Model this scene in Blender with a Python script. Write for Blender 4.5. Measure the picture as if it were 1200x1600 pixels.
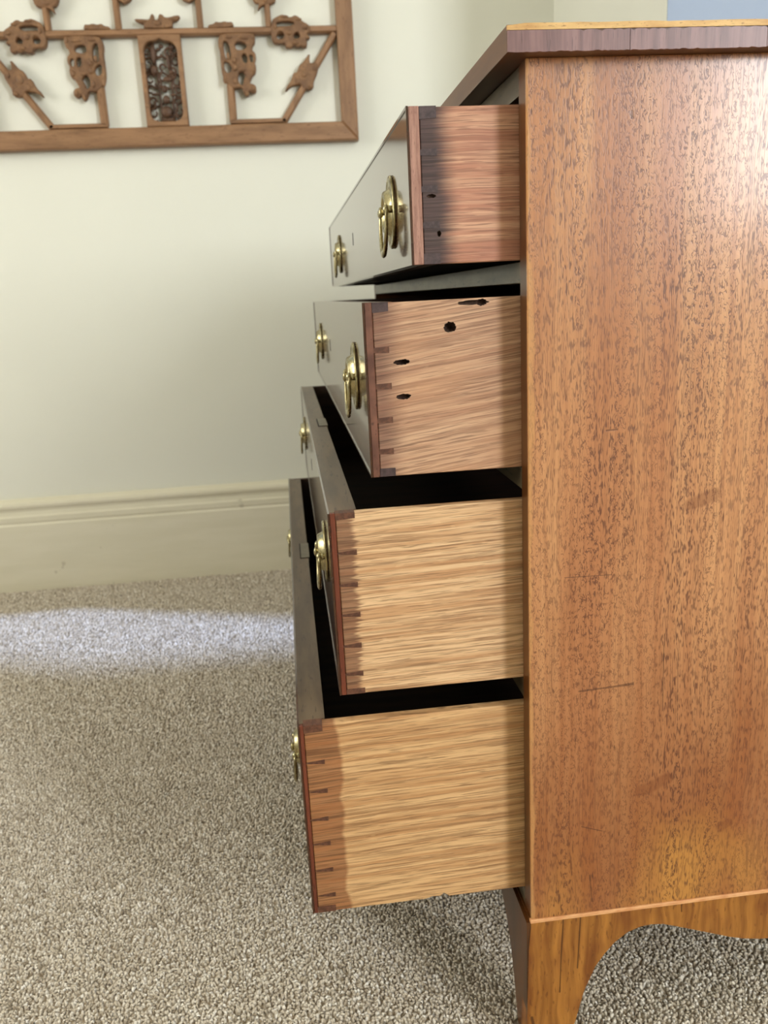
import bpy, bmesh, math, random
import numpy as np
from mathutils import Matrix, Vector

for o in list(bpy.data.objects):
    bpy.data.objects.remove(o, do_unlink=True)
scene = bpy.context.scene
COL = scene.collection
random.seed(7)
rng = np.random.default_rng(11)

# ------------------------------------------------------------------ camera
cam_d = bpy.data.cameras.new('camera')
cam_d.sensor_fit = 'VERTICAL'
cam_d.sensor_height = 36.0
cam_d.sensor_width = 27.0
cam_d.lens = 1297.63 / 1600 * 36
cam_d.clip_start = .02
cam_d.dof.use_dof = True
cam_d.dof.focus_distance = .66
cam_d.dof.aperture_fstop = 11.0
cam = bpy.data.objects.new('camera', cam_d)
COL.objects.link(cam)
r_ = Vector((0.99178835, -0.11782945, -0.04972007))
u_ = Vector((0.07755345, 0.24498208, 0.96642084))
f_ = Vector((0.10169231, 0.96234090, -0.25210846))
cam.matrix_world = Matrix(((r_.x, u_.x, -f_.x, -.183225), (r_.y, u_.y, -f_.y, -.628276),
                           (r_.z, u_.z, -f_.z, .563486), (0, 0, 0, 1)))
scene.camera = cam

# ------------------------------------------------------------------ light and exposure
world = bpy.data.worlds.new('world')
scene.world = world
world.use_nodes = True
bg = world.node_tree.nodes['Background']
bg.inputs[0].default_value = (.62, .78, 1.0, 1)
bg.inputs[1].default_value = 1.0
vs = scene.view_settings
vs.view_transform = 'Standard'
vs.look = 'None'
vs.gamma = 1
vs.use_curve_mapping = False
vs.exposure = -.32


def area(name, loc, target, sx, sz, power, color):
    d = bpy.data.lights.new(name, 'AREA')
    d.shape = 'RECTANGLE'
    d.size, d.size_y = sx, sz
    d.energy = power
    d.color = color
    o = bpy.data.objects.new(name, d)
    o.location = loc
    o.rotation_euler = (Vector(target) - Vector(loc)).to_track_quat('-Z', 'Y').to_euler()
    COL.objects.link(o)
    return o


# daylight coming in through the tall window behind the camera, to its right
area('window_daylight', (2.28, -3.20, 1.72), (2.28, 0, 1.72), .85, 1.75, 158, (.93, .96, 1.0))
# added fill lamp, set at an unseen opening in the left wall
area('side_fill', (-2.80, .05, 1.45), (0, .05, 1.45), 1.4, 1.4, 60, (1.0, .96, .88))
# low sun slipping in through the window in the far wall, left of the picture
sd = bpy.data.lights.new('sun', 'SUN')
sd.energy = 6.6
sd.angle = math.radians(3)
sd.color = (.40, .55, 1.0)
sun = bpy.data.objects.new('sun', sd)
el = math.radians(52)
dirv = Vector((.94 * math.cos(el), -.345 * math.cos(el), -math.sin(el)))
sun.rotation_euler = dirv.to_track_quat('-Z', 'Y').to_euler()
COL.objects.link(sun)


# ------------------------------------------------------------------ node helpers
def lin(r, g, b):
    def f(c):
        c /= 255
        return c / 12.92 if c <= .04045 else ((c + .055) / 1.055) ** 2.4
    return (f(r), f(g), f(b), 1)


class G:
    def __init__(self, name):
        self.m = bpy.data.materials.new(name)
        self.m.use_nodes = True
        self.t = self.m.node_tree
        self.b = self.t.nodes['Principled BSDF']

    def n(self, typ, props=None, **ins):
        nd = self.t.nodes.new(typ)
        for k, v in (props or {}).items():
            setattr(nd, k, v)
        for k, v in ins.items():
            self.set(nd.inputs[int(k[1:])] if k[0] == '_' else nd.inputs[k.replace('_', ' ')], v)
        return nd

    def set(self, sock, v):
        if isinstance(v, bpy.types.NodeSocket):
            self.t.links.new(v, sock)
        else:
            sock.default_value = v

    def P(self, **ins):
        for k, v in ins.items():
            self.set(self.b.inputs[k.replace('_', ' ')], v)

    def obj(self):
        return self.n('ShaderNodeTexCoord').outputs['Object']

    def map(self, v, scale=(1, 1, 1), rot=(0, 0, 0), loc=(0, 0, 0)):
        return self.n('ShaderNodeMapping', Vector=v, Scale=scale, Rotation=rot, Location=loc).outputs[0]

    def noise(self, v, scale=1, detail=2, rough=.5, dist=0):
        return self.n('ShaderNodeTexNoise', Vector=v, Scale=scale, Detail=detail, Roughness=rough, Distortion=dist).outputs['Fac']

    def ramp(self, fac, *stops):
        nd = self.n('ShaderNodeValToRGB', Fac=fac)
        e = nd.color_ramp.elements
        while len(e) < len(stops):
            e.new(.5)
        for q, (p, c) in zip(e, stops):
            q.position = p
            q.color = c if isinstance(c, tuple) else (c, c, c, 1)
        return nd.outputs[0]

    def rng(self, v, a, b, c=0, d=1):
        nd = self.n('ShaderNodeMapRange', {'interpolation_type': 'SMOOTHSTEP'}, Value=v, From_Min=a, From_Max=b, To_Min=c, To_Max=d)
        return nd.outputs[0]

    def mix(self, f, a, b, mode='MIX'):
        nd = self.n('ShaderNodeMix', {'data_type': 'RGBA', 'blend_type': mode})
        self.set(nd.inputs[0], f)
        self.set(nd.inputs[6], a)
        self.set(nd.inputs[7], b)
        return nd.outputs[2]

    def ma(self, op, a, b=0.0, c=0.0):
        nd = self.n('ShaderNodeMath', {'operation': op})
        for i, v in enumerate((a, b, c)):
            self.set(nd.inputs[i], v)
        return nd.outputs[0]

    def sep(self, v):
        return self.n('ShaderNodeSeparateXYZ', Vector=v).outputs

    def vm(self, op, a, b):
        nd = self.n('ShaderNodeVectorMath', {'operation': op})
        self.set(nd.inputs[0], a)
        self.set(nd.inputs[1], b)
        return nd.outputs[0]

    def warp(self, v, scale, amt):
        n = self.n('ShaderNodeTexNoise', Vector=v, Scale=scale, Detail=2.0).outputs['Color']
        return self.vm('ADD', v, self.vm('MULTIPLY', self.vm('SUBTRACT', n, (.5, .5, .5)), amt))

    def bump(self, h, strength=.3, dist=.001):
        return self.n('ShaderNodeBump', Height=h, Strength=strength, Distance=dist).outputs[0]

    def seg(self, xyz, p, q, w):
        """1 within w of the segment p-q in the object's x,z plane"""
        px, pz = p
        dx, dz = q[0] - px, q[1] - pz
        L2 = dx * dx + dz * dz
        ax = self.ma('SUBTRACT', xyz[0], px)
        az = self.ma('SUBTRACT', xyz[2], pz)
        t = self.n('ShaderNodeMath', {'operation': 'ADD', 'use_clamp': True})
        self.set(t.inputs[0], self.ma('MULTIPLY', ax, dx / L2))
        self.set(t.inputs[1], self.ma('MULTIPLY', az, dz / L2))
        ex = self.ma('SUBTRACT', ax, self.ma('MULTIPLY', t.outputs[0], dx))
        ez = self.ma('SUBTRACT', az, self.ma('MULTIPLY', t.outputs[0], dz))
        d = self.ma('SQRT', self.ma('ADD', self.ma('MULTIPLY', ex, ex), self.ma('MULTIPLY', ez, ez)))
        return self.rng(d, w * .5, w, 1, 0)


# ------------------------------------------------------------------ materials
def m_paint(name, col, rough=.6, bump=.05):
    g = G(name)
    v = g.obj()
    n = g.noise(v, 3, 3)
    c = tuple(col[:3])
    g.P(Base_Color=g.mix(g.rng(n, .3, .7), tuple(x * .97 for x in c) + (1,), col), Roughness=rough,
        Normal=g.bump(g.noise(v, 260, 3), bump, .001))
    return g.m


def m_skirting():
    g = G('skirting_paint')
    v = g.obj()
    sc = g.noise(g.map(v, (4, 4, 30)), 1, 4, .6)
    spots = g.rng(g.noise(v, 28, 2), .74, .78)
    c = g.mix(g.rng(sc, .35, .7), lin(220, 214, 190), lin(226, 220, 198))
    c = g.mix(g.ma('MULTIPLY', spots, .35), c, lin(150, 140, 112))
    g.P(Base_Color=c, Roughness=.42, Normal=g.bump(sc, .05, .002))
    return g.m


def m_carpet_base():
    g = G('carpet_backing')
    v = g.obj()
    n = g.noise(v, 160, 3)
    g.P(Base_Color=g.mix(g.rng(n, .3, .7), lin(150, 133, 110), lin(190, 174, 150)), Roughness=.95,
        Normal=g.bump(n, .6, .004))
    return g.m


def m_carpet_pile():
    g = G('carpet_pile')
    a = g.n('ShaderNodeAttribute', {'attribute_name': 'tuft'}).outputs['Fac']
    c = g.ramp(a, (0, lin(152, 137, 114)), (.35, lin(198, 184, 162)), (.7, lin(224, 213, 194)), (1, lin(246, 239, 226)))
    g.P(Base_Color=c, Roughness=.95)
    g.b.inputs['Sheen Weight'].default_value = .25
    return g.m


def m_mahogany_side():
    g = G('faded_mahogany_veneer')
    v0 = g.obj()
    xyz = g.sep(v0)
    v = g.warp(v0, 9, (.012, .0, .0))
    band = g.noise(g.map(v, (30, 30, .9)), 1, 3, .55)
    fine = g.noise(g.map(v, (230, 230, 5)), 1, 2, .5)
    patch = g.noise(g.map(v0, (9, 9, 3.5)), 1, 3, .55)
    base = g.mix(g.rng(band, .32, .68), lin(210, 155, 106), lin(188, 127, 83))
    base = g.mix(g.rng(patch, .45, .75, 0, .6), base, lin(162, 98, 56))
    base = g.mix(g.rng(fine, .35, .7, 0, .45), base, lin(158, 98, 60))
    # deeper, redder wood towards the plinth, blotchy edge; partly painted light falloff
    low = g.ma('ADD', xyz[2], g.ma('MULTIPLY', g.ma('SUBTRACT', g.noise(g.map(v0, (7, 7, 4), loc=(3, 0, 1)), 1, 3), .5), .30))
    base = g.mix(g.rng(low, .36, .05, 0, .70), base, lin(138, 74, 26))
    # paler ribbon low on the right
    pale = g.ma('MULTIPLY', g.rng(low, .12, .03), g.rng(g.noise(g.map(v0, (11, 11, 2), loc=(7, 0, 0)), 1, 2), .42, .62))
    base = g.mix(g.ma('MULTIPLY', pale, .7), base, lin(205, 146, 68))
    # vermicular pores: short dark flecks, straighter in some stripes, curlier in others
    w2 = g.warp(v0, 120, (.004, .0, .004))
    fa = g.noise(g.map(v, (600, 600, 52)), 1, 1.0, .5)
    fb = g.noise(g.map(w2, (520, 520, 210)), 1, 1.0, .5)
    sel = g.rng(g.noise(g.map(v, (36, 36, 2.4), loc=(1, 0, 2)), 1, 2), .44, .58)
    fl = g.n('ShaderNodeMix', _0=sel, _2=fa, _3=fb).outputs[0]
    line = g.rng(g.ma('ABSOLUTE', g.ma('SUBTRACT', fl, .5)), .02, .085, 1, 0)
    brk = g.rng(g.noise(g.map(v0, (330, 330, 130), loc=(2, 0, 5)), 1, 1), .40, .56)
    dens = g.rng(g.noise(g.map(v, (26, 26, 3), loc=(5, 0, 0)), 1, 2), .3, .7, .55, 1)
    deep = g.rng(g.noise(g.map(v, (520, 520, 90), loc=(9, 0, 1)), 1, 1), .66, .74)
    hair = g.rng(g.noise(g.map(v, (1000, 1000, 11), loc=(3, 0, 7)), 1, 1), .60, .70, 0, .55)
    deep = g.ma('MAXIMUM', deep, hair)
    fleck = g.ma('MAXIMUM', g.ma('MULTIPLY', g.ma('MULTIPLY', line, brk), dens), deep)
    base = g.mix(g.ma('MULTIPLY', fleck, .84), base, lin(86, 44, 26))
    # marks: a long scratch, short cracks, two dents
    marks = None
    for p, q, w in [((.0434, .2268), (.0915, .2283), .0011), ((.046, .2262), (.0915, .2296), .0007), ((.0635, .4512), (.0725, .4514), .0009),
                    ((.0782, .683), (.0786, .679), .0016), ((.118, .262), (.119, .20), .0006), ((.03, .331), (.07, .330), .0005),
                    ((.055, .041), (.058, .012), .0007),
                    ((.047, .093), (.066, .086), .0007), ((.183, .588), (.184, .586), .0014)]:
        s = g.seg(xyz, p, q, w)
        marks = s if marks is None else g.ma('MAXIMUM', marks, s)
    vk = g.sep(g.warp(v0, 60, (.008, .0, .008)))
    for p, q, w in [((.136, .385), (.158, .392), .007), ((.100, .122), (.126, .132), .007), ((.178, .075), (.186, .078), .006)]:
        base = g.mix(g.ma('MULTIPLY', g.seg(vk, p, q, w), .42), base, lin(112, 58, 26))
    base = g.mix(g.ma('MULTIPLY', marks, .6), base, lin(70, 36, 20))
    # worn pale arris down the front edge
    edge = g.ma('ADD', xyz[0], g.ma('MULTIPLY', g.ma('SUBTRACT', g.noise(g.map(v0, (60, 60, 14)), 1, 3), .5), .016))
    base = g.mix(g.rng(edge, .0036, .0014, 0, .6), base, lin(208, 154, 96))
    rough = g.ma('ADD', .30, g.ma('MULTIPLY', fleck, .14))
    g.P(Base_Color=base, Roughness=rough, Normal=g.bump(g.ma('SUBTRACT', g.ma('MULTIPLY', fleck, -.5), marks), .2, .0005))
    g.b.inputs['Coat Weight'].default_value = .4
    g.b.inputs['Coat Roughness'].default_value = .17
    return g.m


def m_base_veneer():
    g = G('plinth_mahogany')
    v0 = g.obj()
    xyz = g.sep(v0)
    v = g.warp(v0, 14, (.02, .0, .0))
    st = g.noise(g.map(v, (90, 90, 5)), 1, 4, .6)
    bl = g.noise(g.map(v0, (16, 16, 9)), 1, 3, .6)
    c = g.mix(g.rng(st, .3, .7), lin(186, 126, 54), lin(128, 76, 26))
    c = g.mix(g.rng(bl, .48, .72, 0, .8), c, lin(112, 54, 16))
    fl = g.rng(g.noise(g.map(v0, (380, 380, 90)), 1, 1), .62, .7)
    c = g.mix(g.ma('MULTIPLY', fl, .5), c, lin(90, 44, 14))
    mk = None
    for p, q, w in [((.0305, -.004), (.0285, -.045), .0009), ((.0285, -.045), (.0275, -.085), .0008), ((.047, -.004), (.0445, -.06), .0009),
                    ((.0, -.110), (.004, -.135), .0018), ((.145, -.004), (.1455, -.012), .0008)]:
        s = g.seg(xyz, p, q, w)
        mk = s if mk is None else g.ma('MAXIMUM', mk, s)
    c = g.mix(g.ma('MULTIPLY', mk, .8), c, lin(70, 32, 10))
    g.P(Base_Color=c, Roughness=.34, Normal=g.bump(st, .08, .001))
    g.b.inputs['Coat Weight'].default_value = .2
    g.b.inputs['Coat Roughness'].default_value = .2
    return g.m


def m_oak(name, light, dark, stain, xf, sw, rag, soft, tilt=0.0, off=0.0, pink=None, stainamt=.85):
    """quarter-sawn oak, grain along x; a handling stain of its own shape behind the front"""
    g = G(name)
    v0 = g.obj()
    xyz = g.sep(v0)
    vr = g.map(v0, rot=(0, tilt, 0), loc=(off, 0, off * .37))
    v = g.warp(vr, 12, (.0, .0, .0035))
    st = g.noise(g.map(v, (5, 60, 240)), 1, 4, .62)
    st2 = g.noise(g.map(v, (14, 60, 720)), 1, 3, .55)
    por = g.noise(g.map(v, (38, 200, 1000)), 1, 1.5, .5)
    big = g.noise(g.map(vr, (8, 8, 16)), 1, 3, .55)
    c = g.mix(g.rng(st, .36, .66), light, dark)
    c = g.mix(g.rng(st2, .46, .66, 0, .75), c, tuple(x * .62 for x in dark[:3]) + (1,))
    c = g.mix(g.rng(por, .56, .66, 0, .62), c, tuple(x * .42 for x in dark[:3]) + (1,))
    ray = g.rng(g.noise(g.map(vr, (60, 60, 330), loc=(4, 0, 2)), 1, 1), .68, .74, 0, .18)
    c = g.mix(ray, c, tuple(min(1, x * 1.25) for x in light[:3]) + (1,))
    if pink:
        c = g.mix(g.rng(big, .4, .7, 0, .55), c, pink)
    ragn = g.noise(g.map(vr, (3, 3, 420), loc=(0, 0, 9)), 1, 2, .7)
    ragb = g.noise(g.map(vr, (2, 2, 26), loc=(0, 0, 3)), 1, 2, .5)
    d = g.ma('SUBTRACT', xyz[0], xf)
    d = g.ma('ADD', d, g.ma('MULTIPLY', g.ma('SUBTRACT', ragn, .5), rag))
    d = g.ma('ADD', d, g.ma('MULTIPLY', g.ma('SUBTRACT', ragb, .5), sw * .55))
    m = g.rng(d, sw - soft, sw + soft, stainamt, 0)
    sc = g.mix(g.rng(st2, .4, .65), stain, tuple(x * .45 for x in stain[:3]) + (1,))
    c = g.mix(m, c, sc)
    g.P(Base_Color=c, Roughness=.62, Normal=g.bump(g.ma('ADD', por, st2), .25, .0006))
    return g.m


def m_wood(name, a, b, scale=(8, 60, 60), rough=.4, coat=0.0, fleck=None, warp=.01, bump=.1, coatr=.1):
    g = G(name)
    v = g.warp(g.obj(), 8, (warp, warp, warp))
    st = g.noise(g.map(v, scale), 1, 4, .6)
    c = g.mix(g.rng(st, .3, .7), a, b)
    if fleck:
        f = g.rng(g.noise(g.map(v, tuple(s * 6 for s in scale)), 1, 2), .62, .70, 0, .7)
        c = g.mix(f, c, fleck)
    g.P(Base_Color=c, Roughness=rough, Normal=g.bump(st, bump, .001))
    g.b.inputs['Coat Weight'].default_value = coat
    g.b.inputs['Coat Roughness'].default_value = coatr
    return g.m


def m_brass():
    g = G('aged_brass')
    v = g.obj()
    n = g.noise(v, 90, 3, .6)
    c = g.mix(g.rng(n, .35, .7), lin(178, 168, 130), lin(118, 106, 72))
    g.P(Base_Color=c, Metallic=1.0, Roughness=g.rng(n, .3, .7, .22, .40))
    return g.m


def m_glass():
    g = G('window_glass')
    t = g.t
    for nd in list(t.nodes):
        if nd.type == 'BSDF_PRINCIPLED':
            t.nodes.remove(nd)
    tr = t.nodes.new('ShaderNodeBsdfTransparent')
    gl = t.nodes.new('ShaderNodeBsdfGlossy')
    gl.inputs['Roughness'].default_value = .02
    mx = t.nodes.new('ShaderNodeMixShader')
    fr = t.nodes.new('ShaderNodeFresnel')
    t.links.new(fr.outputs[0], mx.inputs[0])
    t.links.new(tr.outputs[0], mx.inputs[1])
    t.links.new(gl.outputs[0], mx.inputs[2])
    t.links.new(mx.outputs[0], t.nodes['Material Output'].inputs[0])
    return g.m


M = {}
M['wall'] = m_paint('wall_paint', lin(229, 229, 216), .62, .04)
M['daylitwall'] = m_paint('daylight_tinted_wall', lin(152, 166, 188), .6, .04)  # bluish, dimmed daylight put into the wall colour
M['ceiling'] = m_paint('ceiling_paint', lin(238, 237, 228), .8)
M['white'] = m_paint('white_gloss', lin(232, 230, 220), .35)
M['skirting'] = m_skirting()
M['carpet_base'] = m_carpet_base()
M['carpet'] = m_carpet_pile()
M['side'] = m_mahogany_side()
M['plinth'] = m_base_veneer()
M['front'] = m_wood('polished_mahogany_front', lin(74, 44, 26), lin(58, 32, 18), (30, 5, 60), .14, .6, coatr=.06, bump=.02)
M['frontcore'] = m_wood('mahogany_edge', lin(130, 86, 68), lin(94, 58, 46), (60, 8, 40), .42, .1, fleck=lin(56, 28, 18))
M['fronttop'] = m_wood('dusty_front_edge', lin(108, 88, 64), lin(80, 62, 43), (60, 8, 40), .4, .1, fleck=lin(46, 32, 20))
M['frontred'] = m_wood('red_mahogany_edge', lin(124, 62, 40), lin(92, 42, 26), (90, 30, 12), .42, .1, fleck=lin(48, 20, 12))
M['frontpink'] = m_wood('worn_mahogany_edge', lin(186, 142, 124), lin(150, 106, 90), (420, 60, 40), .5, fleck=lin(90, 48, 36))
M['carcass'] = m_wood('dark_mahogany_carcass', lin(104, 62, 28), lin(74, 42, 18), (40, 40, 6), .3, .25, coatr=.2, bump=.04)
M['rail'] = m_wood('dusty_rail', lin(112, 100, 76), lin(74, 62, 44), (40, 12, 60), .35, .2, fleck=lin(30, 22, 14))
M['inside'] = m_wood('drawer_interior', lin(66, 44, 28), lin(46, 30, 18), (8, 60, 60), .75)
M['pin'] = m_wood('dovetail_mahogany', lin(112, 72, 52), lin(80, 48, 34), (300, 60, 300), .5)
M['pindark'] = m_wood('dovetail_dark', lin(84, 66, 66), lin(58, 42, 42), (300, 60, 300), .45)
M['topedge'] = m_wood('cross_banded_edge', lin(142, 104, 100), lin(106, 72, 68), (170, 30, 9), .42, .15, fleck=lin(64, 38, 34), coatr=.3)
M['paleband'] = m_wood('pale_boxwood', lin(226, 186, 120), lin(196, 148, 84), (40, 40, 200), .55, fleck=lin(140, 92, 44))
M['string'] = m_wood('boxwood_string', lin(236, 182, 128), lin(214, 150, 98), (60, 60, 200), .5)
M['top'] = m_wood('mahogany_top', lin(104, 66, 36), lin(82, 48, 26), (60, 6, 60), .35, .2, coatr=.2)
M['brass'] = m_brass()
M['dark'] = m_wood('void_dark', lin(24, 16, 10), lin(14, 9, 6), (50, 50, 50), .9)
M['hole'] = m_wood('screw_hole_shade', lin(74, 50, 36), lin(48, 32, 22), (300, 300, 300), .9)  # shade inside the holes, put into a dark brown colour
M['steel'] = m_wood('lock_steel', lin(120, 112, 92), lin(96, 88, 70), (50, 50, 50), .4)
M['carving'] = m_wood('carved_wood', lin(140, 104, 70), lin(108, 76, 50), (40, 60, 40), .6, fleck=lin(76, 52, 34), bump=.35)
M['carvedark'] = m_wood('carved_wood_dark', lin(96, 66, 44), lin(66, 44, 28), (40, 60, 40), .55, fleck=lin(44, 28, 18), bump=.4)
M['frame'] = m_wood('frame_wood', lin(152, 114, 80), lin(126, 92, 62), (9, 60, 60), .5, fleck=lin(98, 66, 40))
M['framev'] = m_wood('frame_wood_upright', lin(152, 114, 80), lin(126, 92, 62), (60, 60, 9), .5, fleck=lin(98, 66, 40))
M['glass'] = m_glass()


# ------------------------------------------------------------------ mesh helpers
def link(name, me, mat, parent=None, loc=None):
    o = bpy.data.objects.new(name, me)
    COL.objects.link(o)
    if mat and not me.materials:
        me.materials.append(M[mat])
    if parent is not None:
        o.parent = parent
        if loc is None and parent.type == 'EMPTY':
            o.location = -parent.location
    if loc is not None:
        o.location = loc
    return o


def empty(name, loc, label, cat, group=None):
    o = bpy.data.objects.new(name, None)
    o.location = loc
    o.empty_display_size = .05
    COL.objects.link(o)
    return tag(o, label, cat, group)


def tag(o, label, cat, group=None, kind=None):
    o['label'] = label
    o['category'] = cat
    if group:
        o['group'] = group
    if kind:
        o['kind'] = kind
    return o


def add_box(bm, x0, x1, y0, y1, z0, z1):
    vs_ = [bm.verts.new(p) for p in ((x0, y0, z0), (x1, y0, z0), (x1, y1, z0), (x0, y1, z0),
                                     (x0, y0, z1), (x1, y0, z1), (x1, y1, z1), (x0, y1, z1))]
    for f in ((0, 3, 2, 1), (4, 5, 6, 7), (0, 1, 5, 4), (1, 2, 6, 5), (2, 3, 7, 6), (3, 0, 4, 7)):
        bm.faces.new([vs_[i] for i in f])


def done(bm, name, bevel=0.0, seg=2, smooth=False):
    if bevel:
        bmesh.ops.bevel(bm, geom=list(bm.edges), offset=bevel, segments=seg, profile=.6, affect='EDGES')
    bmesh.ops.recalc_face_normals(bm, faces=list(bm.faces))
    me = bpy.data.meshes.new(name)
    bm.to_mesh(me)
    bm.free()
    if smooth:
        me.shade_smooth()
    return me


def boxes(name, lst, bevel=0.0, seg=2):
    bm = bmesh.new()
    for b in lst:
        add_box(bm, *b)
    return done(bm, name, bevel, seg)


def prism(name, pts, axis, d0, d1, bevel=0.0):
    """polygon pts extruded along axis: 'y' -> pts are (x,z); 'x' -> pts are (y,z)"""
    bm = bmesh.new()

    def P(p, d):
        return (p[0], d, p[1]) if axis == 'y' else (d, p[0], p[1])
    a = [bm.verts.new(P(p, d0)) for p in pts]
    b = [bm.verts.new(P(p, d1)) for p in pts]
    bm.faces.new(a)
    bm.faces.new(list(reversed(b)))
    for i in range(len(pts)):
        j = (i + 1) % len(pts)
        bm.faces.new((a[i], b[i], b[j], a[j]))
    if bevel:
        es = [e for e in bm.edges if abs((e.verts[0].co.y if axis == 'y' else e.verts[0].co.x) - d0) < 1e-7
              and abs((e.verts[1].co.y if axis == 'y' else e.verts[1].co.x) - d0) < 1e-7]
        bmesh.ops.bevel(bm, geom=es, offset=bevel, segments=1, affect='EDGES')
    return done(bm, name)


def chaikin(pts, n=1):
    for _ in range(n):
        out = []
        for i, p in enumerate(pts):
            q = pts[(i + 1) % len(pts)]
            out += [(p[0] * .75 + q[0] * .25, p[1] * .75 + q[1] * .25), (p[0] * .25 + q[0] * .75, p[1] * .25 + q[1] * .75)]
        pts = out
    return pts


def tube(bm, pts, rad, n=8, cyc=False, flat=(1, 1)):
    pts = [Vector(p) for p in pts]
    rings = []
    for i, p in enumerate(pts):
        a = pts[i - 1] if (i > 0 or cyc) else p
        b = pts[(i + 1) % len(pts)] if (i < len(pts) - 1 or cyc) else p
        t = (b - a).normalized()
        ref = Vector((1, 0, 0)) if abs(t.x) < .9 else Vector((0, 1, 0))
        s = t.cross(ref).normalized()
        q = t.cross(s)
        r = rad[i] if isinstance(rad, (list, tuple)) else rad
        rings.append([bm.verts.new(p + s * (math.cos(2 * math.pi * k / n) * r * flat[0]) + q * (math.sin(2 * math.pi * k / n) * r * flat[1])) for k in range(n)])
    m = len(rings)
    for i in range(m if cyc else m - 1):
        A, B = rings[i], rings[(i + 1) % m]
        for k in range(n):
            bm.faces.new((A[k], A[(k + 1) % n], B[(k + 1) % n], B[k]))
    if not cyc:
        bm.faces.new(rings[0])
        bm.faces.new(list(reversed(rings[-1])))


def blob(bm, c, r):
    mat = Matrix.Translation(c) @ Matrix.Diagonal((r[0], r[1], r[2], 1))
    bmesh.ops.create_icosphere(bm, subdivisions=2, radius=1, matrix=mat)


# ------------------------------------------------------------------ the room
FL, CE = -.15, 2.75
DW = 1.578
XL, XR, YN = -2.85, 3.15, -3.25


def struct(name, me, mat):
    o = link(name, me, mat)
    o['kind'] = 'structure'
    return o


FLOOR = struct('floor', boxes('floor', [(XL - .2, XR + .2, YN - .2, DW + .2, FL - .1, FL)]), 'carpet_base')
struct('ceiling', boxes('ceiling', [(XL - .2, XR + .2, YN - .2, DW + .2, CE, CE + .1)]), 'ceiling')
# far wall, with a window left of the picture (x -2.06..-1.31)
WB = (-2.50, -1.30, .62, 2.40)
struct('wall_back', boxes('wall_back', [(XL - .2, WB[0], DW, DW + .12, FL, CE), (WB[1], .53, DW, DW + .12, FL, CE),
                                        (WB[0], WB[1], DW, DW + .12, FL, WB[2]), (WB[0], WB[1], DW, DW + .12, WB[3], CE)]), 'wall')
# projecting breast at the right end of the far wall
struct('wall_breast', boxes('wall_breast', [(.53, XR + .2, .94, DW + .12, FL, CE)]), 'wall')
struct('wall_breast_face', boxes('wall_breast_face', [(.53, XR, .9375, .94, FL, CE)]), 'daylitwall')  # thin slab that carries the painted daylight tint
# left wall with an opening added for the fill lamp
struct('wall_left', boxes('wall_left', [(XL - .2, XL, YN - .2, -.7, FL, CE), (XL - .2, XL, .8, DW, FL, CE),
                                        (XL - .2, XL, -.7, .8, FL, .7), (XL - .2, XL, -.7, .8, 2.2, CE)]), 'wall')
struct('wall_right', boxes('wall_right', [(XR, XR + .2, YN - .2, .938, FL, CE)]), 'wall')
# wall behind the camera with a tall window
WF = (1.83, 2.73, .80, 2.64)
struct('wall_front', boxes('wall_front', [(XL, WF[0], YN - .2, YN, FL, CE), (WF[1], XR, YN - .2, YN, FL, CE),
                                          (WF[0], WF[1], YN - .2, YN, FL, WF[2]), (WF[0], WF[1], YN - .2, YN, WF[3], CE)]), 'wall')


def window(name, x0, x1, z0, z1, y0, y1):
    t = .045
    o = struct(name, boxes(name, [(x0, x0 + t, y0, y1, z0, z1), (x1 - t, x1, y0, y1, z0, z1), (x0 + t, x1 - t, y0, y1, z0, z0 + t),
                                  (x0 + t, x1 - t, y0, y1, z1 - t, z1)], .004, 1), 'white')
    zm = (z0 + z1) / 2
    link('meeting_rail', boxes('meeting_rail', [(x0 + t, x1 - t, y0 + .004, y1 - .004, zm - .018, zm + .018)]), 'white', o)
    ym = (y0 + y1) / 2
    link('pane', boxes('pane', [(x0 + t, x1 - t, ym - .002, ym + .002, z0 + t, zm - .018)]), 'glass', o)
    link('pane', boxes('pane', [(x0 + t, x1 - t, ym - .002, ym + .002, zm + .018, z1 - t)]), 'glass', o)
    return o


window('window_1', WF[0], WF[1], WF[2], WF[3], YN - .15, YN - .11)
w = window('fill_window', -.75, .75, .7, 2.2, -.02, .02)  # unseen window added around the fill lamp
w.matrix_world = Matrix.Translation((XL - .12, .05, 0)) @ Matrix.Rotation(math.pi / 2, 4, 'Z')

# skirting: moulded board along the far wall and round the breast
PROF = [(0, FL), (.024, FL), (.024, .030), (.0205, .0345), (.0205, .037), (.0225, .0395), (.0225, .052), (.019, .0565), (.0165, .066), (.0175, .072),
        (.0215, .0765), (.0225, .083), (.020, .0895), (.012, .0935), (.006, .0975), (0, .0975)]


def skirting(name, x0, x1):
    bm = bmesh.new()
    a = [bm.verts.new((x0, DW - d, z)) for d, z in PROF]
    b = [bm.verts.new((x1, DW - d, z)) for d, z in PROF]
    bm.faces.new(a)
    bm.faces.new(list(reversed(b)))
    for i in range(len(PROF)):
        j = (i + 1) % len(PROF)
        bm.faces.new((a[i], b[i], b[j], a[j]))
    return done(bm, name)


struct('baseboard_back', skirting('baseboard_back', XL, .53), 'skirting')
bs = struct('baseboard_right', prism('baseboard_right', [(.53, FL), (.53 - .024, FL), (.53 - .024, .03), (.53 - .0205, .0345), (.53 - .0225, .0395), (.53 - .0225, .052),
                                                       (.53 - .0165, .066), (.53 - .0225, .083), (.53 - .012, .0935), (.53, .0975)], 'y', .938, DW - .025), 'skirting')

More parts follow.
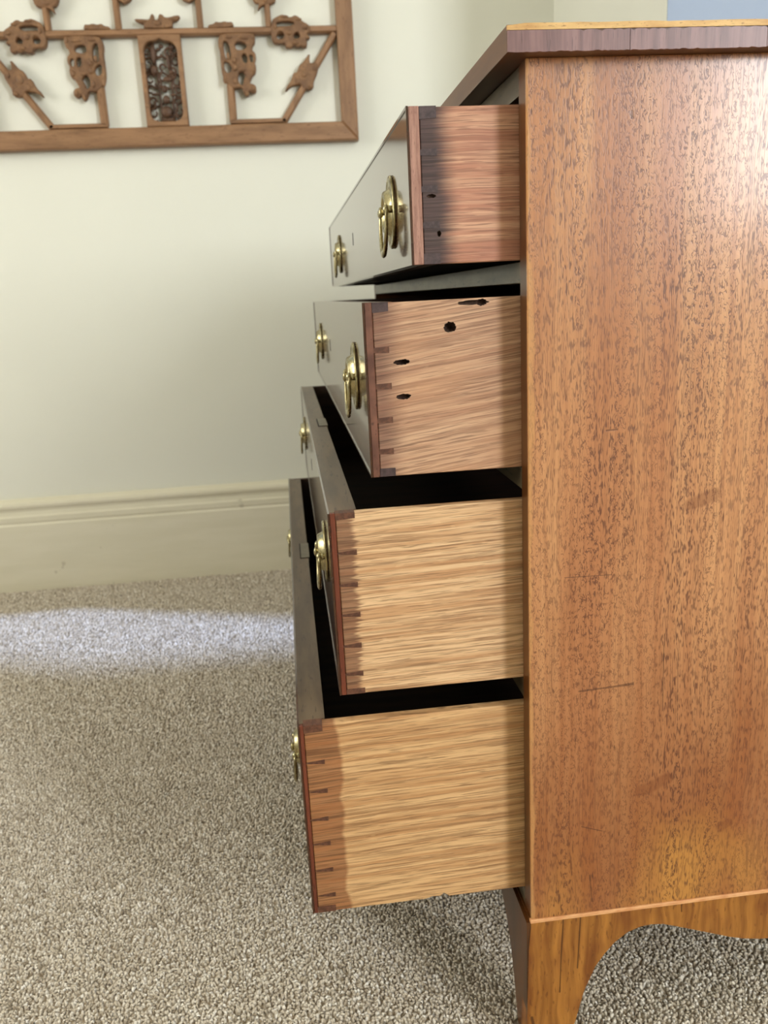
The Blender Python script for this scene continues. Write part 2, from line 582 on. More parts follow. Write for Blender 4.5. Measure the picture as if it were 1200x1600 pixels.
# carpet pile: tens of thousands of short leaning tufts
def carpet():
    pts = []
    for (x0, x1, y0, y1, sp) in ((-.97, .50, -.10, .70, .0034), (-1.30, -.97, .25, .70, .0042), (-1.32, .53, .70, DW - .026, .0044)):
        nx, ny = int((x1 - x0) / sp), int((y1 - y0) / sp)
        gx, gy = np.meshgrid(np.arange(nx), np.arange(ny))
        q = np.stack([x0 + (gx.ravel() + .5) * sp, y0 + (gy.ravel() + .5) * sp], 1) + rng.uniform(-.42, .42, (nx * ny, 2)) * sp
        pts.append(np.concatenate([q, np.full((len(q), 1), sp)], 1))
    P = np.concatenate(pts)
    # keep what the camera side of the room can see
    keep = ~((P[:, 0] > .50) & (P[:, 1] > .92))
    # bare under the chest's feet
    fx = ((P[:, 0] > -.008) & (P[:, 0] < .037)) | ((P[:, 0] > .443) & (P[:, 0] < .488))
    fy = ((P[:, 1] > -.003) & (P[:, 1] < .022)) | ((P[:, 1] > 1.058) & (P[:, 1] < 1.083))
    gy_ = ((P[:, 1] > -.003) & (P[:, 1] < .037)) | ((P[:, 1] > 1.043) & (P[:, 1] < 1.083))
    keep &= ~(fx & fy) & ~((P[:, 0] > -.008) & (P[:, 0] < .018) & gy_)
    P = P[keep]
    n = len(P)
    sp = P[:, 2]
    h = rng.uniform(.0032, .0050, n)
    lean = rng.normal(0, .0018, (n, 2))
    rot = rng.uniform(0, 2 * np.pi, n)
    V = np.zeros((n, 7, 3))
    for k in range(3):
        a = rot + k * np.pi * 2 / 3
        r0, r1 = sp * .66, sp * .62 * rng.uniform(.75, 1.2, n)
        V[:, k] = np.stack([P[:, 0] + np.cos(a) * r0, P[:, 1] + np.sin(a) * r0, np.full(n, FL - .0005)], 1)
        V[:, 3 + k] = np.stack([P[:, 0] + lean[:, 0] * .7 + np.cos(a + .5) * r1, P[:, 1] + lean[:, 1] * .7 + np.sin(a + .5) * r1, FL + h * .74], 1)
    V[:, 6] = np.stack([P[:, 0] + lean[:, 0], P[:, 1] + lean[:, 1], FL + h], 1)
    F = []
    for k in range(3):
        j = (k + 1) % 3
        F += [(k, j, 3 + j), (k, 3 + j, 3 + k), (3 + k, 3 + j, 6)]
    F = np.array(F)
    tri = (F[None] + (np.arange(n) * 7)[:, None, None]).reshape(-1)
    me = bpy.data.meshes.new('carpet_pile')
    me.vertices.add(n * 7)
    me.vertices.foreach_set('co', V.reshape(-1))
    nf = len(tri) // 3
    me.loops.add(nf * 3)
    me.loops.foreach_set('vertex_index', tri.astype(np.int32))
    me.polygons.add(nf)
    me.polygons.foreach_set('loop_start', np.arange(0, nf * 3, 3, dtype=np.int32))
    me.update(calc_edges=True)
    at = me.attributes.new('tuft', 'FLOAT', 'POINT')
    val = np.clip(rng.normal(.52, .24, n), 0, 1)
    at.data.foreach_set('value', np.repeat(val, 7).astype(np.float32))
    me.shade_smooth()
    o = link('carpet_pile', me, 'carpet', FLOOR)
    o['kind'] = 'stuff'
    o['label'] = 'beige speckled short carpet pile'


carpet()

# ------------------------------------------------------------------ chest of drawers
S, W = .0227, 1.0344
WT = W + 2 * S
DEP = .48
ZT = .72
chest = empty('chest_of_drawers', (.24, WT / 2, FL), 'honey brown mahogany chest of drawers with four drawers pulled open', 'chest of drawers')


def part(name, me, mat, parent=None):
    return link(name, me, mat, parent or chest)


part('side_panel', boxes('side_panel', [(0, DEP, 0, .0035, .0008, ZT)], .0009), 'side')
part('carcass_side', boxes('carcass_side', [(.0004, DEP, .0035, S - .0012, .0, ZT)], .0006), 'carcass')
part('carcass_side', boxes('carcass_side', [(.0004, DEP, WT - S + .0012, WT, .0, ZT)], .0006), 'carcass')
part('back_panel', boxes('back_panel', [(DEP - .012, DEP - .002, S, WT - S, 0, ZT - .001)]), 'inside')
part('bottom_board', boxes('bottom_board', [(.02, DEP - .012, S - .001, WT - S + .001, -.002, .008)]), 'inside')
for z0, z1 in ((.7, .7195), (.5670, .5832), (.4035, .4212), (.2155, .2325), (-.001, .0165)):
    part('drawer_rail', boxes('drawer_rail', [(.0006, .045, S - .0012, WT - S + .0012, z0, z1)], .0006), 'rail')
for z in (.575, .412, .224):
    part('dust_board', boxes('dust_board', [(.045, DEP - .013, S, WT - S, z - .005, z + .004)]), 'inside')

# top board: dark core, cross-banded veneer strips on the near edge, pale band above them
OX, OY = .0175, .014
top = part('top_board', boxes('top_board', [(-OX, DEP + .012, -OY, WT + OY, ZT, .7372)], .0007), 'top')


def ragged(x0, x1, zb, zt, seed, rag_t, rag_b):
    r = random.Random(seed)
    n = max(6, int((x1 - x0) / .0022))
    a = [(x0 + (x1 - x0) * i / n, zb + (r.random() ** 3) * rag_b) for i in range(n + 1)]
    b = [(x1 - (x1 - x0) * i / n, zt - (r.random() ** 4) * rag_t * (0 if (n - i) * (x1 - x0) / n + x0 < .03 else 1)) for i in range(n + 1)]
    return a + b


xs = [-OX, .0695, .1700, .2560, .3420, DEP + .012]
for i in range(5):
    me = prism('edge_veneer', ragged(xs[i] + .0002, xs[i + 1] - .0002, ZT - .0004, .7332, i, .0016, .0007), 'y', -OY - .0013, -OY + .0005)
    link('edge_veneer', me, 'topedge', top)
r2 = random.Random(4)
n = 40
pb = [(-OX + (DEP + .012 + OX) * i / n, .7335) for i in range(n + 1)] + \
     [(DEP + .012 - (DEP + .012 + OX) * i / n, .7375 + r2.uniform(-.0003, .0003) - (.0012 if i == n else 0)) for i in range(n + 1)]
link('pale_edge_band', prism('pale_edge_band', pb, 'y', -OY - .0011, -OY + .0006), 'paleband', top)

# plinth: boxwood string, shaped side apron with bracket feet, front apron
part('string_inlay', boxes('string_inlay', [(-.0010, DEP, -.0012, .003, -.0027, .0008)], .0003, 1), 'string')
part('string_inlay', boxes('string_inlay', [(-.0012, .004, .0031, WT, -.0026, .0004)]), 'carcass')
half = [(.034, FL), (.042, -.125), (.0505, -.088), (.062, -.061), (.0705, -.0475), (.081, -.036), (.093, -.0265), (.105, -.0222), (.116, -.0212), (.128, -.0232),
        (.143, -.0285), (.175, -.0405), (.195, -.048), (.2085, -.0520), (.225, -.0550), (.24, -.0562)]
foot = [(-.0055, FL), (-.0045, -.115), (-.0036, -.08), (-.0026, -.035), (-.0008, -.013), (-.0002, -.0026)]
pl = list(reversed(foot))[:0] + foot + [(DEP - x, z) for x, z in reversed(foot)] + [(DEP - x, z) for x, z in half] + [(x, z) for x, z in reversed(half[:-1])]
part('side_apron', prism('side_apron', pl, 'y', 0.0, .019, .0006), 'plinth')
part('side_apron', prism('side_apron', pl, 'y', WT - .019, WT), 'plinth')
fh = [(.034, FL), (.041, -.128), (.049, -.104), (.057, -.083), (.067, -.066), (.079, -.052), (.094, -.042), (.12, -.036), (.16, -.0335), (.24, -.034), (.34, -.042), (.44, -.05), (WT / 2, -.052)]
fp = [(.0192, FL), (.0192, -.0027), (WT - .0192, -.0027), (WT - .0192, FL)] + [(WT - y, z) for y, z in fh] + list(reversed(fh[:-1]))
part('front_apron', prism('front_apron', fp, 'x', -.0042, .016), 'carcass')
part('front_foot_face', prism('front_foot_face', [(.0008, FL), (.0008, -.0027), (.0192, -.0027), (.0192, FL)], 'x', -.0042, -.0003), 'carcass')

# brass pull: shared meshes, origin at the plate's centre, plate facing -x
def pull_meshes():
    bm = bmesh.new()
    prof = [(.0335, .0300, 0), (.0338, .0302, .0016), (.0330, .0294, .0028), (.0312, .0276, .0032), (.0296, .0260, .0022), (.0240, .0215, .0022),
            (.0222, .0195, .0030), (.0200, .0172, .0082), (.0188, .0160, .0094), (.0170, .0142, .0096), (.0155, .0128, .0086), (.0140, .0112, .0050), (.006, .005, .0042)]
    n = 40
    rings = [[bm.verts.new((-h, a * math.cos(2 * math.pi * k / n), b * math.sin(2 * math.pi * k / n))) for k in range(n)] for a, b, h in prof]
    for A, B in zip(rings, rings[1:]):
        for k in range(n):
            bm.faces.new((A[k], A[(k + 1) % n], B[(k + 1) % n], B[k]))
    bm.faces.new(rings[0])
    bm.faces.new(rings[-1])
    for v in bm.verts:
        v.co.x *= .86
        v.co.y *= .74
    plate = done(bm, 'back_plate', smooth=True)
    bm = bmesh.new()
    for p in (-1, 1):
        tube(bm, [(-.002, p * .0262, .001), (-.0085, p * .0262, .001)], .0030, 10)
        blob(bm, (-.0098, p * .0262, .001), (.0036, .0042, .0042))
    tube(bm, [(-.0042, 0, 0), (-.0100, 0, 0), (-.0115, 0, 0), (-.0128, 0, 0), (-.0142, 0, 0), (-.0152, 0, 0)], [.0022, .0022, .0042, .0050, .0040, .0014], 12)
    for v in bm.verts:
        v.co.x *= .80
        v.co.y *= .76
    knob = done(bm, 'post', smooth=True)
    bm = bmesh.new()
    pts, rad = [], []
    for i in range(25):
        t = math.pi * i / 24
        y = .0262 * math.cos(t)
        y = math.copysign(abs(y) ** .85 * .0262 ** .15, y)
        pts.append((-.0098 - .0015 * math.sin(t), y * 1.12, .001 - .0350 * math.sin(t) ** .9))
        rad.append(.0019 + .0012 * math.sin(t))
    tube(bm, pts, rad, 8, flat=(1.15, .85))
    for v in bm.verts:
        v.co.x *= .80
        v.co.y *= .76
    bail = done(bm, 'bail', smooth=True)
    return plate, knob, bail


PLATE, POST, BAIL = pull_meshes()


def cutter_mesh(holes, y):
    bm = bmesh.new()
    for (x, z, rx, rz, d) in holes:
        m = bmesh.ops.create_icosphere(bm, subdivisions=3, radius=1, matrix=Matrix.Translation((x, y, z)) @ Matrix.Diagonal((rx, d, rz, 1)))
        for v in m['verts']:
            k = 1 + .14 * math.sin(v.co.x * 1900 + v.co.z * 700) * math.cos(v.co.z * 2300)
            v.co.x = x + (v.co.x - x) * k
            v.co.z = z + (v.co.z - z) * k
    return done(bm, 'cutter')


OAK = {
    1: m_oak('oak_drawer_red', lin(226, 180, 146), lin(188, 130, 102), lin(74, 57, 57), -.0827, .029, .014, .010, 0, 1.3, lin(188, 128, 106), .95),
    2: m_oak('oak_drawer_brown', lin(212, 172, 138), lin(180, 134, 104), lin(118, 78, 66), -.1225, .022, .006, .011, .12, 2.9, lin(204, 152, 112), .7),
    3: m_oak('oak_drawer_pale', lin(234, 196, 150), lin(200, 150, 104), lin(132, 84, 58), -.1598, .019, .022, .0025, .03, 5.1, None, .8),
    4: m_oak('oak_drawer_amber', lin(224, 182, 130), lin(194, 144, 94), lin(156, 96, 54), -.1983, .034, .003, .0022, .03, 7.7, None, .78),
}
# e, top, bottom, lap, front material, pins (z), pin x0, x1, hl, hr, end block height, handle y near, far, handle z
DR = {
    1: dict(e=.0827, a=.6957, b=.5846, lap=.0088, m='frontpink', pins=[.664, .6385, .613], x1=-.0612, hl=.0040, hr=.0052, blk=.0092, hy=(.128, .80), hz=.6325),
    2: dict(e=.1225, a=.5588, b=.4221, lap=.0066, m='frontcore', pins=[.5225, .4944, .4677, .4426], x1=-.1032, hl=.0040, hr=.0050, blk=.0080, hy=(.126, .80), hz=.4945),
    3: dict(e=.1598, a=.3949, b=.2337, lap=.0052, m='frontred', pins=[.3606, .3327, .3061, .2783, .2524], x1=-.1385, hl=.0016, hr=.0046, blk=.0060, hy=(.135, .87), hz=.3295),
    4: dict(e=.1983, a=.2088, b=.0180, lap=.0042, m='frontred', pins=[.172, .1433, .1153, .0901, .0625, .0358], x1=-.1775, hl=.0010, hr=.0044, blk=.0078, hy=(.150, .93), hz=.1170),
}
WORDS = {1: 'topmost', 2: 'second', 3: 'third', 4: 'lowest'}
TH = .0235
for k, d in DR.items():
    e, a, b, lap = d['e'], d['a'], d['b'], d['lap']
    y0, y1 = S, S + W
    xb = .40 - e
    M['oak%d' % k] = OAK[k]
    # oak box: near side (the drawer object itself), far side, back, bottom
    bm = bmesh.new()
    add_box(bm, -e + lap + .0003, xb, y0 + .0006, y0 + .0106, b, a - .0008)
    me = done(bm, 'drawer', .0007, 1)
    me.materials.append(OAK[k])
    dr = link('drawer', me, None, chest)
    dr['label'] = {1: 'shallow top drawer with dark stained corner', 2: 'second drawer with old screw holes in its side',
                   3: 'pale oak sided third drawer', 4: 'deep lowest drawer with amber stained edge'}[k]
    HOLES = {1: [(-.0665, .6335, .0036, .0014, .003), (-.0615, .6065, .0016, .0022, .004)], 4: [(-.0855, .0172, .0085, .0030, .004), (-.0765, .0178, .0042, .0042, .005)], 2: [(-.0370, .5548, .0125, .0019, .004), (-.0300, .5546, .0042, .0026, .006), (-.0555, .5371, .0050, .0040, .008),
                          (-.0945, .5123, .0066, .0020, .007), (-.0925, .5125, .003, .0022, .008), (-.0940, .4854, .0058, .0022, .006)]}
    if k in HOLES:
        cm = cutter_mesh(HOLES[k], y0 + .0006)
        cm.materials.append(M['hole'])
        cut = bpy.data.objects.new('cutter', cm)
        COL.objects.link(cut)
        md = dr.modifiers.new('holes', 'BOOLEAN')
        md.object = cut
        md.operation = 'DIFFERENCE'
        md.solver = 'EXACT'
        md.use_self = True
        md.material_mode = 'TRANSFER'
        cut.location = dr.location
        bpy.context.view_layer.update()
        cut.matrix_world = dr.matrix_world
        bpy.context.view_layer.update()
        ev = dr.evaluated_get(bpy.context.evaluated_depsgraph_get())
        nm = bpy.data.meshes.new_from_object(ev)
        dr.modifiers.clear()
        nm.name = 'drawer_holed'
        if not nm.materials:
            nm.materials.append(OAK[k])
        dr.data = nm
        bpy.data.objects.remove(cut, do_unlink=True)

    def sub(name, me, mat, loc=(0, 0, 0)):
        return link(name, me, mat, dr, loc)
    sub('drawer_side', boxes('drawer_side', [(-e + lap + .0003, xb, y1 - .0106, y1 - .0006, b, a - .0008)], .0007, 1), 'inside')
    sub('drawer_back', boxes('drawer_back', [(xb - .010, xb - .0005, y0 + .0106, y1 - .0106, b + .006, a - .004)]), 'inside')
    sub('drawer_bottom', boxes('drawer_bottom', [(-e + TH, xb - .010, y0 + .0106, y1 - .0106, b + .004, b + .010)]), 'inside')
    sub('drawer_front', boxes('drawer_front', [(-e + .0008, -e + lap, y0 + .004, y1, b, a)]), 'fronttop' if k > 2 else 'front')
    sub('lap_end', boxes('lap_end', [(-e + .0008, -e + lap, y0, y0 + .004, b, a - .0001)], .0005, 1), d['m'])
    sub('front_board', boxes('front_board', [(-e + lap, -e + TH, y0 + .0107, y1 - .0107, b + .0005, a - .0003)]), 'fronttop' if k > 2 else 'carcass')
    sub('front_veneer', boxes('front_veneer', [(-e, -e + .0008, y0 + .0022, y1 - .0022, b + .0022, a - .0022)]), 'front')
    sub('cock_bead', boxes('cock_bead', [(-e - .0008, -e + .0008, y0, y0 + .0021, b, a), (-e - .0008, -e + .0008, y1 - .0021, y1, b, a),
                                         (-e - .0008, -e + .0008, y0 + .0021, y1 - .0021, a - .0021, a), (-e - .0008, -e + .0008, y0 + .0021, y1 - .0021, b, b + .0021)]), 'front')
    # dovetails
    xl, xr = -e + lap + .0001, d['x1']
    pm = prism('dovetail_pin', [(xl, -d['hl'] / 2), (xr, -d['hr'] / 2), (xr, d['hr'] / 2), (xl, d['hl'] / 2)], 'y', y0 + .0003, y0 + .004)
    for z in d['pins']:
        sub('dovetail_pin', pm, 'pindark' if k == 1 else 'pin', (random.uniform(-.0008, .0008), 0, z))
    for z0, z1 in ((a - d['blk'], a - .0003), (b + .0002, b + d['blk'] * .85)):
        sub('dovetail_pin', prism('dovetail_pin', [(xl, z0), (xr, z0 + (.0008 if z0 > b + .01 else 0)), (xr, z1), (xl, z1)], 'y', y0 + .0001, y0 + .0108),
            'pindark' if k < 3 else 'pin')
    # keyhole and lock
    zk = d['hz'] + .006
    sub('keyhole', boxes('keyhole', [(-e - .0003, -e + .0002, WT / 2 - .0022, WT / 2 + .0022, zk - .008, zk + .008)]), 'dark')
    if k > 2:
        sub('lock_gap', boxes('lock_gap', [(-e + TH * .50, -e + TH + .0002, WT / 2 - .037, WT / 2 + .037, a - .001, a + .0001)]), 'dark')
        sub('lock_plate', boxes('lock_plate', [(-e + TH * .50 + .0016, -e + TH + .0016, WT / 2 - .0352, WT / 2 + .0352, a - .006, a + .0006)]), 'steel')
    # handles
    for y in d['hy']:
        sub('back_plate', PLATE, 'brass', (-e - .0001, y, d['hz']))
        sub('handle_post', POST, 'brass', (-e - .0001, y, d['hz']))
        sub('bail_handle', BAIL, 'brass', (-e - .0001, y, d['hz']))

# ------------------------------------------------------------------ carved panel on the far wall
CX = -.4165
panel = empty('carved_panel', (CX, DW, .9335), 'brown wooden openwork panel with carved scrolls hanging above the skirting', 'carved panel')
YB = DW - .001          # back of the panel
FX0, FX1 = CX - .449, CX + .449
FZ0, FZ1 = .9335, 1.560


def bevframe(name, pts, mat):
    """mitred frame member: quad pts (x,z), raised front with a sloped inner edge"""
    return link(name, prism(name, pts, 'y', DW - .030, YB, .003), mat, panel)


fw, fh_ = .0385, .0425
bevframe('bottom_rail', [(FX0, FZ0), (FX1, FZ0), (FX1 - fw, FZ0 + fh_), (FX0 + fw, FZ0 + fh_)], 'frame')
bevframe('top_rail', [(FX0 + fw, FZ1 - fh_), (FX1 - fw, FZ1 - fh_), (FX1, FZ1), (FX0, FZ1)], 'frame')
bevframe('stile', [(FX0, FZ0), (FX0 + fw, FZ0 + fh_), (FX0 + fw, FZ1 - fh_), (FX0, FZ1)], 'framev')
bevframe('stile', [(FX1, FZ0), (FX1, FZ1), (FX1 - fw, FZ1 - fh_), (FX1 - fw, FZ0 + fh_)], 'framev')


def bar(p, q, w, name='lattice_bar', mat='frame', d0=.024):
    p, q = Vector((p[0], 0, p[1])), Vector((q[0], 0, q[1]))
    t = (q - p).normalized()
    nrm = Vector((-t.z, 0, t.x)) * (w / 2)
    quad = [(c.x, c.z) for c in (p - nrm, q - nrm, q + nrm, p + nrm)]
    bm = bmesh.new()
    # ridged section: back corners, side arris, rounded crown
    sec = [(-1, .004), (-1, .017), (-.55, d0 - .001), (.55, d0 - .001), (1, .017), (1, .004)]
    A = [bm.verts.new((p + nrm * s + Vector((0, DW - d, 0)))) for s, d in sec]
    B = [bm.verts.new((q + nrm * s + Vector((0, DW - d, 0)))) for s, d in sec]
    bm.faces.new(A)
    bm.faces.new(list(reversed(B)))
    for i in range(6):
        j = (i + 1) % 6
        bm.faces.new((A[i], B[i], B[j], A[j]))
    return link(name, done(bm, name), mat, panel)


def mir(x):
    return 2 * CX - x


ZH = 1.1795
bar((FX0 + fw, ZH), (FX1 - fw, ZH), .0165)
bar((FX0 + fw, 2.494 - ZH), (FX1 - fw, 2.494 - ZH), .0165)
for x in (-.1655, -.3232):
    bar((x, ZH + .006), (x + .0, 2.494 - ZH - .006), .0140, mat='framev')
    bar((mir(x), ZH + .006), (mir(x), 2.494 - ZH - .006), .0140, mat='framev')
for f in (lambda x: x, mir):
    bar((f(-.266), .985), (f(-.2655), 1.085), .0180, mat='framev')
    bar((f(-.2735), .9835), (f(-.141), .9835), .0115)
    bar((f(-.146), .981), (f(-.0115), 1.170), .0155, mat='framev')


def grow(h_, k):
    cx_ = sum(p[0] for p in h_) / len(h_)
    cz_ = sum(p[1] for p in h_) / len(h_)
    return [(cx_ + (x - cx_) * k, cz_ + (z - cz_) * k) for x, z in h_]


def carve(name, outer, holes, y0, depth, mat, bev=.003, ch=1, mirror=False, lumps=(), hg=1.0):
    cu = bpy.data.curves.new(name, 'CURVE')
    cu.dimensions = '2D'
    cu.fill_mode = 'BOTH'
    cu.extrude = max(.0005, depth / 2 - bev)
    cu.bevel_depth = bev
    cu.bevel_resolution = 1
    cu.offset = -bev * .8
    for i, poly in enumerate([outer] + [grow(h_, hg) for h_ in holes]):
        q = chaikin([((mir(x) if mirror else x), z) for x, z in poly], ch)
        sp = cu.splines.new('POLY')
        sp.points.add(len(q) - 1)
        for p_, (x, z) in zip(sp.points, q):
            p_.co = (x, z, 0, 1)
        sp.use_cyclic_u = True
    tmp = bpy.data.objects.new('tmp', cu)
    COL.objects.link(tmp)
    bpy.context.view_layer.update()
    me = bpy.data.meshes.new_from_object(tmp.evaluated_get(bpy.context.evaluated_depsgraph_get()))
    bpy.data.objects.remove(tmp, do_unlink=True)
    bm = bmesh.new()
    bm.from_mesh(me)
    for v in bm.verts:
        x, z, h = v.co
        v.co = (x, y0 - depth / 2 + h, z)
    for (x, z, rx, rz, ry) in lumps:
        blob(bm, (mir(x) if mirror else x, y0 - depth, z), (rx * .8, ry * .8, rz * .8))
    me2 = done(bm, name)
    return link(name, me2, mat, panel)


def I(l):
    return [(x * 1e-4, z * 1e-4) for x, z in l]


BR = I([(-6336, 11720), (-6192, 11727), (-6083, 11739), (-5548, 11723), (-5489, 11622), (-5471, 11488), (-5507, 11355), (-5497, 11153), (-5503, 10916), (-5528, 10781), (-5598, 10663), (-5697, 10597), (-5738, 10564), (-5829, 10566), (-5936, 10586), (-5979, 10450), (-6037, 10376), (-6088, 10401), (-6108, 10521), (-6133, 10471), (-6210, 10438), (-6275, 10491), (-6272, 10594), (-6200, 10643), (-6127, 10648), (-6152, 10727), (-6210, 10830), (-6277, 10866), (-6312, 11001), (-6280, 11102), (-6322, 11187), (-6316, 11304), (-6242, 11369), (-6264, 11470), (-6313, 11504), (-6334, 11604)])
BRH = [I(h) for h in ([(-6117, 11500), (-6002, 11548), (-5879, 11529), (-5880, 11396), (-6007, 11381), (-6110, 11417)],
                      [(-5723, 11493), (-5642, 11558), (-5592, 11524), (-5606, 11290), (-5647, 11196), (-5741, 11225)],
                      [(-6259, 11252), (-6167, 11267), (-6190, 11100), (-6257, 11135)],
                      [(-6119, 11273), (-6002, 11291), (-6019, 11113), (-6119, 11098)],
                      [(-5750, 11023), (-5626, 11139), (-5560, 11087), (-5600, 10918), (-5693, 10903)],
                      [(-6048, 10826), (-5964, 10909), (-5881, 10857), (-5875, 10687), (-5967, 10621), (-6003, 10758)])]
BRL = [(-.5815, .1158 + 1, .0075, .0085, .006), (-.582, 1.1000, .008, .010, .007), (-.6205, 1.053, .0065, .008, .007), (-.598, 1.094, .011, .005, .005),
       (-.5805, 1.072, .007, .010, .005), (-.556, 1.075, .006, .012, .005), (-.608, 1.163, .016, .0045, .004), (-.572, 1.165, .012, .0045, .004),
       (-.6235, 1.095, .006, .009, .005), (-.604, 1.045, .004, .009, .005), (-.568, 1.125, .005, .010, .004), (-.628, 1.165, .004, .009, .004)]
CL = I([(-1599, 11789), (-1563, 11991), (-1446, 12057), (-1311, 12105), (-1259, 12061), (-1111, 12035), (-1032, 12084), (-941, 12049), (-854, 11946), (-745, 11894), (-675, 11825), (-701, 11723), (-798, 11691), (-708, 11621), (-722, 11587), (-824, 11589), (-774, 11503), (-800, 11401), (-894, 11420), (-910, 11454), (-1008, 11405), (-1080, 11457), (-1160, 11397), (-1291, 11410), (-1269, 11461), (-1376, 11531), (-1455, 11481), (-1565, 11517), (-1602, 11620)])
CLH = [I(h) for h in ([(-1480, 11872), (-1398, 11955), (-1117, 11951), (-1065, 11899), (-1200, 11851), (-1351, 11846)],
                      [(-1478, 11669), (-1396, 11752), (-1306, 11700), (-1333, 11598), (-1447, 11583)],
                      [(-1083, 11662), (-1003, 11729), (-932, 11659), (-975, 11592), (-1062, 11593)])]
CLL = [(-.119, 1.172, .010, .008, .006), (-.080, 1.182, .009, .007, .006), (-.105, 1.150, .012, .006, .005), (-.150, 1.186, .005, .010, .005), (-.127, 1.205, .012, .004, .004),
       (-.095, 1.199, .010, .004, .004), (-.140, 1.151, .010, .004, .005)]
LF = I([(-1379, 10449), (-1319, 10581), (-1216, 10683), (-1144, 10873), (-1069, 10854), (-999, 11026), (-900, 11076), (-732, 11296), (-760, 11073), (-692, 11054), (-558, 11068), (-557, 10912), (-638, 10740), (-681, 10671), (-700, 10514), (-810, 10481), (-941, 10519), (-973, 10608), (-1146, 10594), (-1244, 10562)])
LFL = [(-.090, 1.085, .010, .013, .004), (-.076, 1.055, .009, .006, .006), (-.106, 1.068, .008, .010, .004), (-.065, 1.095, .005, .009, .004)]
CR = I([(-4730, 12067), (-4497, 12054), (-4372, 12035), (-4321, 12160), (-4261, 12149), (-4263, 12040), (-4173, 12032), (-4141, 12157), (-4069, 12146), (-4022, 12079), (-3894, 12087), (-3763, 12125), (-3662, 12114), (-3737, 12025), (-3868, 11994), (-3865, 11861), (-4519, 11872), (-4491, 11954), (-4613, 11989)])
SC = I([(-5869, 11867), (-5843, 11976), (-5749, 11964), (-5656, 11989), (-5552, 11961), (-5459, 11986), (-5412, 11936), (-5289, 11917), (-5279, 11858)])
TP = I([(-2027, 12631), (-1971, 12432), (-1904, 12348), (-1829, 12363), (-1882, 12181), (-1798, 12296), (-1665, 12328), (-1497, 12342), (-1434, 12425), (-1436, 12624), (-1560, 12760), (-1800, 12750)])
TB = I([(-5030, 12560), (-5038, 12472), (-4954, 12432), (-4906, 12389), (-4812, 12420), (-4734, 12468), (-4691, 12560), (-4860, 12640)])
for mr in (False, True):
    carve('scroll_bracket', BR, BRH, DW - .006, .018, 'carving', .0028, 1, mr, BRL, 1.16)
    carve('cloud_scroll', CL, CLH, DW - .006, .020, 'carving', .0026, 1, mr, CLL, 1.22)
    carve('leaf_spray', LF, [], DW - .008, .016, 'carving', .0026, 1, mr, LFL)
    carve('small_crest', SC, [], DW - .008, .014, 'carving', .002, 1, mr)
    carve('hanging_leaf', TP, [], DW - .008, .016, 'carving', .0024, 1, mr, [(-.170, 1.243, .012, .009, .004)])
    carve('leaf_drop', TB, [], DW - .008, .014, 'carving', .002, 1, mr)
carve('leaf_crest', CR, [], DW - .008, .016, 'carving', .0024, 1, False, [(-.420, 1.197, .012, .007, .004), (-.385, 1.205, .010, .005, .004), (-.452, 1.201, .010, .004, .004)])

# medallion: rounded frame with pierced figure carving inside
mx0, mx1, mz0, mz1 = -.4675, -.3715, .977, 1.1715
hole = []
hx0, hx1, hz0, hz1, hr_ = mx0 + .0095, mx1 - .0095, mz0 + .0095, mz1 - .013, .021
for cx_, cz_, a0 in ((hx1 - hr_, hz0 + hr_, -90), (hx1 - hr_, hz1 - hr_, 0), (hx0 + hr_, hz1 - hr_, 90), (hx0 + hr_, hz0 + hr_, 180)):
    for i in range(6):
        t = math.radians(a0 + 90 * i / 5)
        hole.append((cx_ + hr_ * math.cos(t), cz_ + hr_ * math.sin(t)))
    if a0 == 0:
        hole += [(CX - .003 + .010, hz1 + .001), (CX - .003, hz1 + .006), (CX - .003 - .010, hz1 + .001)]
outer = [(mx0, mz0), (mx1, mz0), (mx1, mz1), (mx0, mz1)]
carve('medallion_frame', outer, [hole], DW - .002, .028, 'frame', .0022, 0)
lump = [(-.420, 1.010, .017, .016, .008), (-.418, 1.036, .010, .012, .009), (-.420, 1.058, .008, .009, .009), (-.438, 1.135, .008, .028, .007), (-.440, 1.100, .011, .014, .008),
        (-.405, 1.118, .005, .022, .005), (-.410, 1.080, .014, .007, .006), (-.400, 1.046, .010, .004, .006), (-.442, 1.048, .012, .004, .006), (-.395, 1.020, .004, .014, .005),
        (-.445, 1.026, .004, .012, .005), (-.420, .992, .020, .005, .005), (-.395, 1.148, .008, .006, .005), (-.418, 1.150, .007, .006, .005), (-.400, 1.095, .008, .005, .005)]


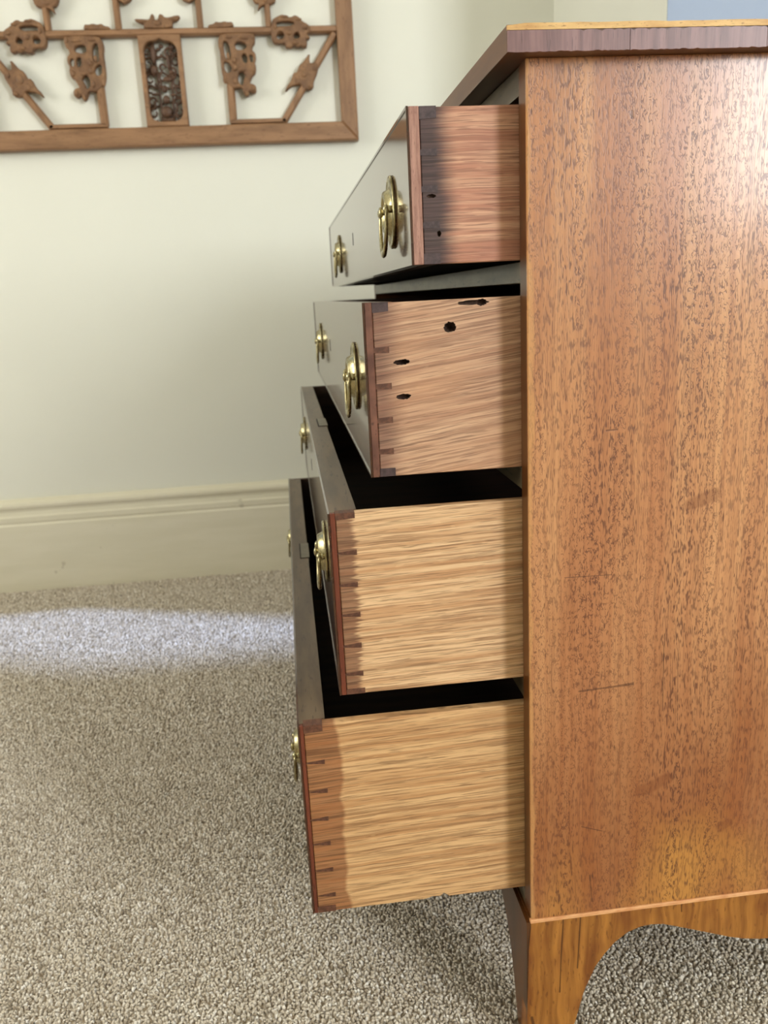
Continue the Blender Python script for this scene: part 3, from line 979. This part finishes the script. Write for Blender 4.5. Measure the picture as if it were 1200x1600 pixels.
def pierced():
    bm = bmesh.new()
    yf = DW - .015
    for (x, z, rx, rz, ry) in lump:
        blob(bm, (x, yf - .001, z), (rx * .85, ry * .8, rz * .85))
    ro = random.Random(5)
    # c-scrolls and tendrils filling the opening between the figure and the frame
    for (x, z, r, a0, a1) in [(-.450, 1.032, .010, 0, 300), (-.450, 1.008, .010, 60, 400), (-.392, 1.036, .010, 200, 520), (-.390, 1.010, .010, 120, 430), (-.405, .995, .009, 0, 250),
                              (-.436, .993, .009, 180, 430), (-.402, 1.136, .011, 30, 330), (-.389, 1.118, .009, 100, 420), (-.398, 1.098, .009, 250, 560), (-.390, 1.075, .010, 90, 380),
                              (-.452, 1.140, .009, 0, 320), (-.452, 1.112, .010, 150, 460), (-.450, 1.082, .011, 20, 330), (-.432, 1.072, .008, 180, 470), (-.452, 1.058, .009, 60, 300),
                              (-.425, 1.135, .009, 60, 360), (-.420, 1.105, .008, 0, 280), (-.388, 1.056, .008, 30, 330), (-.388, 1.142, .008, 200, 480), (-.420, 1.085, .010, 100, 330)]:
        pts, rad = [], []
        for i in range(15):
            f = i / 14
            t = math.radians(a0 + (a1 - a0) * f)
            rr = r * (1.0 - .45 * f)
            pts.append((x + rr * math.cos(t), yf + .002 * math.sin(3 * f), z + rr * 1.1 * math.sin(t)))
            rad.append(.0032 - .0010 * f)
        tube(bm, pts, rad, 6)
    # stems that tie the scrolls to the frame
    for p, q in [((hx0, 1.02), (hx1, 1.04)), ((hx0, 1.065), (hx1, 1.062)), ((hx0, 1.098), (hx1, 1.088)), ((hx0, 1.125), (hx1, 1.13)), ((-.430, hz0), (-.436, hz1)), ((-.405, hz0), (-.398, hz1))]:
        k = 8
        pts = [(p[0] + (q[0] - p[0]) * i / k, yf + .003, p[1] + (q[1] - p[1]) * i / k + (.003 * math.sin(i * 2.1) if abs(p[0] - q[0]) > .05 else 0)) for i in range(k + 1)]
        tube(bm, pts, .0028, 6)
    return done(bm, 'pierced_figure', smooth=True)


link('pierced_figure', pierced(), 'carvedark', panel)
